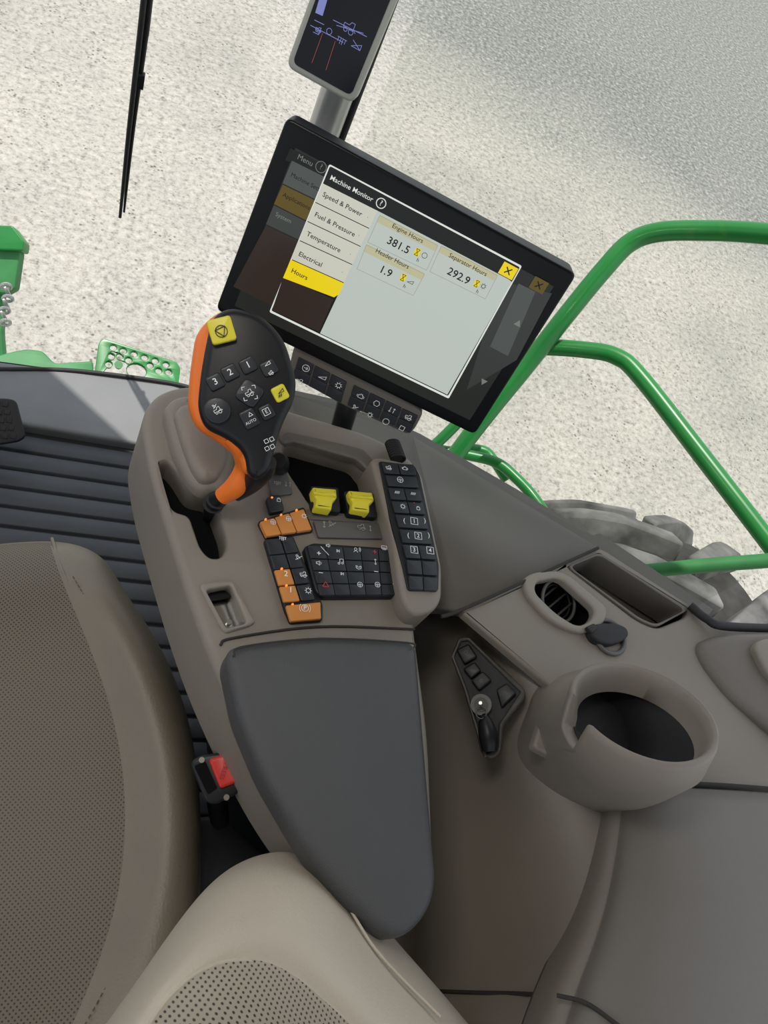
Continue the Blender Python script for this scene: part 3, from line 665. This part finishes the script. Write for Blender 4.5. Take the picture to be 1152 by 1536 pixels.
# ================================================================= JOYSTICK
JS=root('joystick_control_lever')
jn=Vector((-.12,-.55,.82)).normalized()
jp=Plane(D(370,570,.73),Vector((1,.85,0)),jn)
head=[(318,474),(344,459),(390,468),(427,505),(446,568),(443,600),(426,632),(413,672),(405,708),(385,722),(372,712),(368,680),(340,657),(307,643),(296,612),(301,560),(309,515)]
slab('shell',[(312,476),(338,460),(380,470),(417,508),(430,570),(425,610),(405,690),(385,712),(365,712),(360,690),(330,664),(294,643),(281,612),(284,560),(293,500)],jp,.034,ORANGE2,JS,off=-.010,bev=.012,r=.02,taper=.004)
slab('head',head,jp,.03,BLACK,JS,bev=.008,r=.015)
def jk(name,px,py,w,h,m_,rr=.003,ang=0,off=.003):
    x,y=jp.loc(px,py); ca,sa=math.cos(ang),math.sin(ang)
    q=[(x+a*w*ca-b_*h*sa,y+a*w*sa+b_*h*ca) for a,b_ in ((-1,-1),(1,-1),(1,1),(-1,1))]
    slab_loc(name,rnd(q,rr),jp,.006,m_,JS,off=off,bev=.0015)
jk('stop_key',332,497,.0115,.0115,YELLOW,off=.008,ang=-.2)
for n_,x,y in (('3',323,573),('2',345,559),('1',372,548),('',403,552)):
    jk('key_'+(n_ or 'height'),x,y,.0075,.007,KEY)
    if n_: text(n_,jp,x,y,10,WHITE,JS,off=.0036,bold=.008)
jk('pad_key',374,590,.011,.011,KEY,ang=.5,rr=.006)
jk('yellow_key',420,590,.007,.0075,YELLOW)
x,y=jp.loc(326,616); slab_loc('round_key',[(x+.0125*math.cos(a),y+.0125*math.sin(a)) for a in [i*math.pi/12 for i in range(24)]],jp,.006,KEY,JS,off=.004,bev=.0015)
jk('auto_key',374,628,.0075,.009,KEY); jk('e_key',400,618,.0065,.007,KEY)
icons('joystick_icons',jp,[('combine',327,616,7),('auger',322,610,4),('combine',374,590,7),('wedge',400,546,5),('combine',406,560,4),('tri',375,622,4),('sq',399,618,7),('sq',399,662,4),('sq',407,659,4),('sq',400,673,4),('sq',408,670,4)],WHITE,JS,off=.0045,w=.0005)
icons('yellow_icons',jp,[('wedge',420,587,5),('bars',420,594,4)],BLACK,JS,off=.0045)
jp8=jp.up(.0085); icons('stop_icon',jp8,[('circle',332,497,11)],BLACK,JS,w=.0008); x,y=jp8.loc(332,497); strokes('stop_tri',jp8,[[(x-.005,y+.003),(x+.005,y+.003),(x,y-.005),(x-.005,y+.003)]],BLACK,JS,w=.0008)
text('E',jp,399,618,6,WHITE,JS,off=.005); text('AUTO',jp,376,633,4.5,WHITE,JS,off=.0045)
for i,aa in enumerate((-90,90,180,0)):
    x,y=jp.loc(374,590); a=math.radians(aa)+.5; t=Vector((math.cos(a),math.sin(a))); nn=Vector((-t.y,t.x)); c0=Vector((x,y))+t*.009
    strokes('pad_arrow_%d'%(i+1),jp,[[tuple(c0-t*.002+nn*.002),tuple(c0),tuple(c0-t*.002-nn*.002)]],WHITE,JS,off=.004)
# grip stem
tube('grip_orange',[jp.pt(345,650)-jp.N*.015,D(366,672,.755),D(371,700,.775),D(355,728,.785),D(333,745,.795)],.014,ORANGE2,JS,radii=[.010,.013,.0125,.0115,.009],sides=20)
tube('grip_black',[jp.pt(398,690)-jp.N*.018,D(390,705,.765),D(376,726,.785),D(355,744,.80)],.012,BLACK,JS,radii=[.013,.014,.010,.006],sides=16)
tube('boot',[D(334,743,.795),D(324,752,.81),D(316,762,.83),D(312,778,.86)],.013,BLACK,JS,radii=[.007,.009,.007,.006],sides=18)
for i in range(2): 
    c=D(325-i*5,750+i*7,.808+i*.01); 
    tube('boot_ring_%d'%(i+1),[c+Vector((.009*math.cos(a),.009*math.sin(a),0)) for a in [k*math.pi/6 for k in range(12)]],.002,BLACKR,JS,closed=True,seg=2,sides=6)
tube('thumb_knob',[W(420,702,.70),W(418,694,.72),W(418,690,.732)],.013,BLACK,AC,radii=[.010,.012,.008],sides=18)
# ================================================================= MONITOR
q=[(430,175),(866,412),(712,653),(323,465)]
A=np.array([[p[0]-CX,p[1]-CY,F] for p in q]).T
M_=np.stack([A[:,0],-A[:,1],A[:,2],-A[:,3]],1); d=np.linalg.solve(M_[:,1:],-M_[:,0]); ds=[1]+list(d)
cor=[Vector(A[:,i]*ds[i]) for i in range(4)]
sc=.335/(cor[1]-cor[0]).length; cor=[C+c2w(v)*sc for v in cor]
mU=(cor[1]-cor[0]).normalized(); mN=(cor[3]-cor[0]).cross(cor[1]-cor[0]).normalized()
if mN.dot(C-cor[0])<0: mN=-mN
MP=Plane(cor[0],mU,mN)
MO=root('touchscreen_monitor')
BEZ=mat('monitor_bezel',(.005,.006,.007),.3,spec=.2)
slab('bezel',q,MP,.032,BEZ,MO,bev=.003,r=.008)
def mq(u0,v0,u1,v1): 
    w_=(cor[1]-cor[0]).length; h_=(cor[3]-cor[0]).length
    return [(u0*w_,-v0*h_),(u1*w_,-v0*h_),(u1*w_,-v1*h_),(u0*w_,-v1*h_)]
SCR=emi('screen_dim',(.018,.020,.018)); 
slab_loc('screen',mq(.055,.10,.955,.93),MP,.001,SCR,MO,off=.0006,bev=0)
def ui(name,px,m_,off=.001,r=0): 
    P=MP.up(off); L=[P.loc(*a) for a in px]; L=rnd(L,r); return mk(name,[P.w(x,y) for x,y in L],[tuple(range(len(L)))],m_,MO,smooth=False)
LITE=emi('screen_light',(.46,.51,.47)); TAB=emi('screen_tab',(.55,.55,.47)); BLK=emi('screen_black',(.010,.011,.010)); YEL=emi('screen_yellow',(.78,.60,.012)); BEI=emi('screen_beige',(.47,.45,.28))
BRN=emi('screen_brown',(.030,.022,.018)); TXT=emi('screen_text',(.004,.005,.005)); TXW=emi('screen_text_white',(.68,.71,.66)); DG=emi('screen_dim_grey',(.070,.078,.072)); DY=emi('screen_dim_yellow',(.10,.07,.012)); DT=emi('screen_dim_text',(.17,.18,.16)); LINE=emi('screen_line',(.30,.32,.30))
ui('menu_bar',[(436,222),(505,258),(498,275),(428,240)],BLK,.0012)
ui('menu_item_1',[(438,241),(500,272),(488,306),(424,275)],DG,.0014)
ui('menu_item_2',[(424,277),(488,308),(474,338),(411,306)],DY,.0014)
ui('menu_item_3',[(411,308),(474,340),(462,366),(399,336)],emi('dim_grey2',(.045,.05,.045)),.0014)
ui('menu_blank',[(399,338),(462,368),(432,470),(350,430)],BRN,.0013)
ui('background_panel',[(745,420),(828,440),(812,470),(775,540),(700,585),(720,520)],emi('dim_bg',(.035,.038,.035)),.0013)
ui('background_card',[(778,425),(803,438),(762,534),(735,520)],DG,.0015)
text('Menu',MP,447,234,8,DT,MO,'LEFT',off=.002); text('Machine Sett',MP,437,261,6.5,TXT,MO,'LEFT',off=.002); text('Applications',MP,425,291,6.5,TXT,MO,'LEFT',off=.002); text('System',MP,414,320,6.5,DT,MO,'LEFT',off=.002)
icons('menu_help_ring',MP,[('circle',482,250,10)],DT,MO,off=.002); text('?',MP,482,250,8,DT,MO,off=.002)
ui('dialog_border',[(494,246),(783,399),(673,598),(404,468)],TXW,.002,r=.002)
ui('dialog',[(495,249),(780,401),(672,594),(407,466)],BLK,.0023,r=.002)
ui('dialog_body',[(566,316),(763,419),(768,423),(671,592),(480,500)],LITE,.0026)
ui('dialog_tabs_blank',[(425,415),(500,449),(479,498),(408,465)],BRN,.0027)
a0,b0=(484,275),(566,316); a1,b1=(424,418),(503,452)
for i in range(5):
    qa=[lerp(a0,a1,i/5),lerp(b0,b1,i/5),lerp(b0,b1,(i+1)/5-.008),lerp(a0,a1,(i+1)/5-.008)]
    if i==4: qa=[qa[0],qa[1],(513,432),(509,441),(501,446),qa[3]]
    ui('tab_%d'%(i+1),qa,TAB if i<4 else YEL,.003)
for s_,x,y in (('Speed & Power',485,290),('Fuel & Pressure',473,320),('Temperature',461,349),('Electrical',449,379),('Hours',438,404)): text(s_,MP,x,y,7.4,TXT,MO,'LEFT',off=.0034,bold=.008)
for x,y in ((552,325),(539,352),(526,380),(514,407)): text('•',MP,x,y,3,TXT,MO,off=.0034)
text('Machine Monitor',MP,496,265,7.3,TXW,MO,'LEFT',off=.003,bold=.006)
icons('help_ring',MP,[('circle',572,304,9)],TXW,MO,off=.003,w=.0009); text('?',MP,572,304,8,TXW,MO,off=.003,bold=.008)
def card(q4,strip,s1,p1,s2,p2,ic,h,ring):
    P=MP; L=[P.loc(*a) for a in q4]; strokes('card_outline',P,[L+[L[0]]],LINE,MO,w=.0005,off=.0032)
    ui('card_strip',strip,BEI,.003)
    text(s1,MP,*p1,6.8,TXT,MO,off=.0034,bold=.004); text(s2,MP,*p2,11.8,TXT,MO,off=.0034,bold=.010)
    x,y=MP.loc(*ic); s=.0028
    mk('hourglass',[MP.w(x+a*s,y+b_*s*1.5,.0034) for a,b_ in ((-1,-1),(1,-1),(1,1),(-1,1))],[(0,1,2,3)],YEL,MO,smooth=False)
    strokes('hourglass_line',MP,[[(x-s*.7,y+s*1.2),(x+s*.7,y+s*1.2),(x-s*.7,y-s*1.2),(x+s*.7,y-s*1.2),(x-s*.7,y+s*1.2)]],TXT,MO,w=.0006,off=.0037)
    text('h',MP,*h,6,TXT,MO,off=.0034); icons('source_icon',MP,[ring],TXT,MO,off=.0034,w=.0005)
card([(570,322),(657,367),(640,404),(552,362)],[(570,322),(657,367),(652,377),(565,333)],'Engine Hours',(612,349),'381.5',(598,367),(626,377),(627,389),('circle',637,382,5))
card([(550,366),(637,410),(620,442),(536,402)],[(550,366),(637,410),(632,420),(545,377)],'Header Hours',(589,387),'1.9',(579,406),(605,415),(607,428),('wedge',616,421,5))
card([(662,368),(746,412),(728,447),(645,406)],[(662,368),(746,412),(741,421),(657,378)],'Separator Hours',(702,396),'292.9',(688,413),(715,424),(716,436),('gear',725,428,5))
def closeb(x,y,m_,mt,w,h,off):
    u,v=MP.loc(x,y); mk('close_button',[MP.w(u+a*w,v+b_*h,off) for a,b_ in ((-1,-1),(1,-1),(1,1),(-1,1))],[(0,1,2,3)],m_,MO,smooth=False)
    strokes('close_cross',MP,[[(u-.003,v-.003),(u+.003,v+.003)],[(u-.003,v+.003),(u+.003,v-.003)]],mt,MO,w=.0013,off=off+.0004)
closeb(762,405,YEL,TXT,.0085,.0068,.0032); closeb(808,427,DY,TXT,.0085,.0068,.002)
for x,y,sg in ((777,484,1),(725,572,-1)):
    u,v=MP.loc(x,y); mk('scroll_arrow',[MP.w(u-.004,v-.003*sg,.002),MP.w(u+.004,v-.003*sg,.002),MP.w(u,v+.004*sg,.002)],[(0,1,2)],DT,MO,smooth=False)
# button bar below the monitor
BB=MO
bar=[(440,522),(450,518),(545,563),(630,612),(634,622),(622,645),(612,653),(520,612),(440,568),(432,556)]
slab('button_bar',bar,MP,.02,TAUPE_D,BB,off=-.006,bev=.004,r=.008)
BP=MP.up(-.004)
g1=[(447,535),(521,573),(512,606),(437,566)]; g2=[(530,577),(628,624),(616,651),(520,608)]
for gi,(gq,nc) in enumerate(((g1,3),(g2,4))):
    for c_ in range(nc):
        for r_ in range(2): slab('bar_key',keyquad(gq,c_/nc,(c_+1)/nc,r_/2,(r_+1)/2,.04),BP,.003,KEY,BB,bev=.0006,r=.001)
icons('bar_icons',BP,[('arrowc',459,552,6),('wedge',484,565,6),('gear',508,578,6),('combine',450,572,6),('engine',541,594,6),('hex',565,605,6),('swap',588,615,5),('combine',613,626,6),('auger',533,611,5),('gear',555,622,5),('circle',579,632,6),('sq',603,642,5)],WHITE,BB)
text('AUTO',BP,545,619,3,WHITE,BB)
# monitor arm
mc=(cor[0]+cor[2])/2
tube('support_arm',[mc-mN*.03,mc-mN*.07+Vector((0,0,-.06)),W(512,640,.66),W(512,640,.59)],.018,BLACK,MO,radii=[.03,.02,.014,.014])
# ================================================================= CORNER DISPLAY
CD=root('corner_post_display')
cp=Plane(D(430,100,.98),mU,mN)
bl=cp.loc(428,100); br=cp.loc(533,150); wd=br[0]-bl[0]; hh=.30
def cr(x0,y0,x1,y1): return [(bl[0]+x0,bl[1]+y0),(bl[0]+x1,bl[1]+y0),(bl[0]+x1,bl[1]+y1),(bl[0]+x0,bl[1]+y1)]
slab_loc('frame',rnd(cr(0,0,wd,hh),.012),cp,.03,FRAME,CD,bev=.004)
slab_loc('screen',rnd(cr(.007,.008,wd-.007,hh-.007),.008),cp,.001,emi('display_black',(.006,.007,.009)),CD,off=.0012,bev=0)
PUR=emi('display_purple',(.20,.22,.50)); REDE=emi('display_red',(.30,.06,.05))
P2=cp.up(.0015)
icons('display_icons',P2,[('combine',525,42,11),('circle',494,47,5),('combine',478,45,5),('wedge',535,68,8),('header',512,62,8)],PUR,CD,w=.0006)
def pl_(*pts): return [P2.loc(*a) for a in pts]
strokes('display_lines',P2,[pl_((500,30),(550,55)),pl_((466,38),(512,62)),pl_((472,30),(486,37)),pl_((505,38),(545,50)),pl_((470,48),(478,52),(482,42)),pl_((530,60),(540,76))],PUR,CD,w=.0007)
strokes('display_red_lines',P2,[pl_((484,50),(468,94)),pl_((503,62),(489,105))],REDE,CD,w=.0006)
q=pl_((480,-5),(491,0),(484,24),(473,19)); mk('display_bar',[P2.w(x,y,.0008) for x,y in q],[(0,1,2,3)],PUR,CD,smooth=False)
tube('mount_bracket',[cp.pt(490,90)-mN*.03,Vector((PX,PY-.02,cp.pt(490,90).z-.01))],.014,BLACK,CD,cat=False)
# ================================================================= SEAT
SE=root('operator_seat')
rows=[
 [(-140,850,.36),(0,830,.36),(75,826,.36),(120,834,.36),(145,848,.35),(158,860,.34)],
 [(-140,828,.44),(0,810,.44),(76,805,.445),(122,812,.45),(150,832,.43),(160,850,.38)],
 [(-140,880,.49),(0,868,.49),(96,860,.50),(142,872,.515),(172,882,.49),(182,892,.42)],
 [(-140,960,.49),(0,950,.49),(140,940,.50),(188,950,.525),(222,955,.50),(234,965,.42)],
 [(-140,1080,.48),(20,1080,.485),(186,1045,.50),(228,1050,.53),(264,1048,.50),(272,1055,.40)],
 [(-140,1200,.48),(30,1190,.48),(211,1150,.50),(256,1155,.53),(294,1150,.50),(294,1160,.40)],
 [(-140,1330,.48),(30,1320,.485),(212,1290,.50),(262,1290,.53),(300,1290,.50),(294,1290,.40)],
 [(-140,1450,.50),(20,1450,.50),(172,1430,.51),(240,1430,.54),(292,1425,.50),(290,1425,.40)],
 [(-140,1620,.53),(-40,1610,.53),(80,1600,.53),(200,1600,.55),(290,1590,.50),(290,1600,.40)]]
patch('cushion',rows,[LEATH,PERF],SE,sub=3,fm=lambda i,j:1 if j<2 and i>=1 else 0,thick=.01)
pip=[(78,808,.446),(96,862,.496),(140,941,.500),(186,1046,.500),(211,1151,.501),(212,1290,.501),(172,1430,.511),(105,1560,.530)]
tube('cushion_piping',[W(*q) for q in pip],.0024,LEATH,SE)
stitches('cushion_stitching',[W(x+11,y-2,zz+.0105) for x,y,zz in pip[1:]],THREAD,SE)
box('seat_base',(-.38,-.1,.12),(.10,.40,.38),BLACK,SE,bev=.02)
sil=[(140,1575),(208,1482),(268,1392),(330,1312),(400,1280),(465,1283),(522,1328),(580,1405),(640,1470),(715,1560)]
r3_=[(170,1575),(222,1495),(280,1425),(340,1372),(400,1348),(452,1352),(497,1395),(545,1455),(600,1512),(665,1580)]
r4_=[(195,1600),(232,1525),(285,1468),(340,1443),(390,1446),(425,1462),(462,1490),(500,1525),(545,1565),(600,1620)]
r5_=[(260,1660),(285,1620),(320,1590),(350,1575),(380,1572),(400,1578),(430,1592),(460,1612),(500,1640),(550,1680)]
def mixp(a,b_,t): return [(p[0]+(q_[0]-p[0])*t,p[1]+(q_[1]-p[1])*t) for p,q_ in zip(a,b_)]
Z=lambda L,zz:[(x,y,zz) for x,y in L]
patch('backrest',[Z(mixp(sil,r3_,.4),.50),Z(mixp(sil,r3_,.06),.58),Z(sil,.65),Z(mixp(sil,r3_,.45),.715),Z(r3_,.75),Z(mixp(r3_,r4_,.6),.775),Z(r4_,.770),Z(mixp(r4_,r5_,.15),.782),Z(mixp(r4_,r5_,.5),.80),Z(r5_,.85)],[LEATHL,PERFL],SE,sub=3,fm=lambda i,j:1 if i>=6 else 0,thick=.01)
tube('backrest_piping',[W(x,y,.776) for x,y in r4_],.0022,LEATHL,SE)
tube('backrest_side_seam',[W(480,1291,.680),W(505,1330,.708),W(530,1372,.724),W(560,1420,.732),W(600,1465,.736),W(660,1525,.736)],.0014,LEATHL,SE)
# buckle
SB=root('seat_belt_buckle')
bpn=Plane(W(322,1170,.60),Vector((.9,.35,0)),Vector((-.25,-.2,.95)))
slab('buckle_body',[(284,1143),(300,1133),(336,1128),(362,1172),(358,1190),(322,1208),(308,1203)],bpn,.03,BLACK,SB,bev=.003,r=.006)
slab('release_button',[(312,1139),(337,1131),(360,1172),(330,1184)],bpn,.012,RED,SB,off=.005,bev=.003,r=.004)
slab('latch_slot',[(291,1149),(308,1142),(326,1182),(312,1192)],bpn,.004,VOID,SB,off=.001,bev=0,r=.002)
text('PRESS',Plane(bpn.O,Vector((-.3,-1,0)),bpn.N),336,1157,7,REDD,SB,off=.0056)
for x,y in ((303,1140),(340,1196)): 
    p=bpn.pt(x,y); tube('rivet',[p,p+bpn.N*.003],.003,CHROME,SB,cat=False)
tube('stalk',[bpn.pt(322,1170)-bpn.N*.025,W(325,1195,.50),W(330,1230,.39)],.012,BLACK,SB)
BX=root('seat_side_cover'); slab('cover',[(285,1225),(330,1222),(420,1300),(400,1420),(290,1400)],H(.36),.10,BLACKR,BX,bev=.01,r=.01)
# ================================================================= LIGHT
sd=bpy.data.lights.new('sun','SUN'); sd.energy=4.1; sd.angle=.009; sd.color=(1,.96,.89); so=bpy.data.objects.new('sun',sd); COL.objects.link(so)
so.rotation_mode='QUATERNION'; so.rotation_quaternion=Vector((.14,-.22,-.965)).normalized().to_track_quat('-Z','Y')
w=bpy.data.worlds.new('sky'); S.world=w; w.use_nodes=True; bg=w.node_tree.nodes['Background']; bg.inputs[0].default_value=(.86,.91,1,1); bg.inputs[1].default_value=1.0
ad=bpy.data.lights.new('added_fill_lamp','AREA'); ad.shape='RECTANGLE'; ad.size=.35; ad.size_y=.2; ad.energy=3.5; ad.color=(1,.95,.87); ao=bpy.data.objects.new('added_fill_lamp',ad); COL.objects.link(ao); ao.parent=FILL; ao.location=(-.22,.34,1.76)  # added area lamp under the ceiling, fills the cab interior
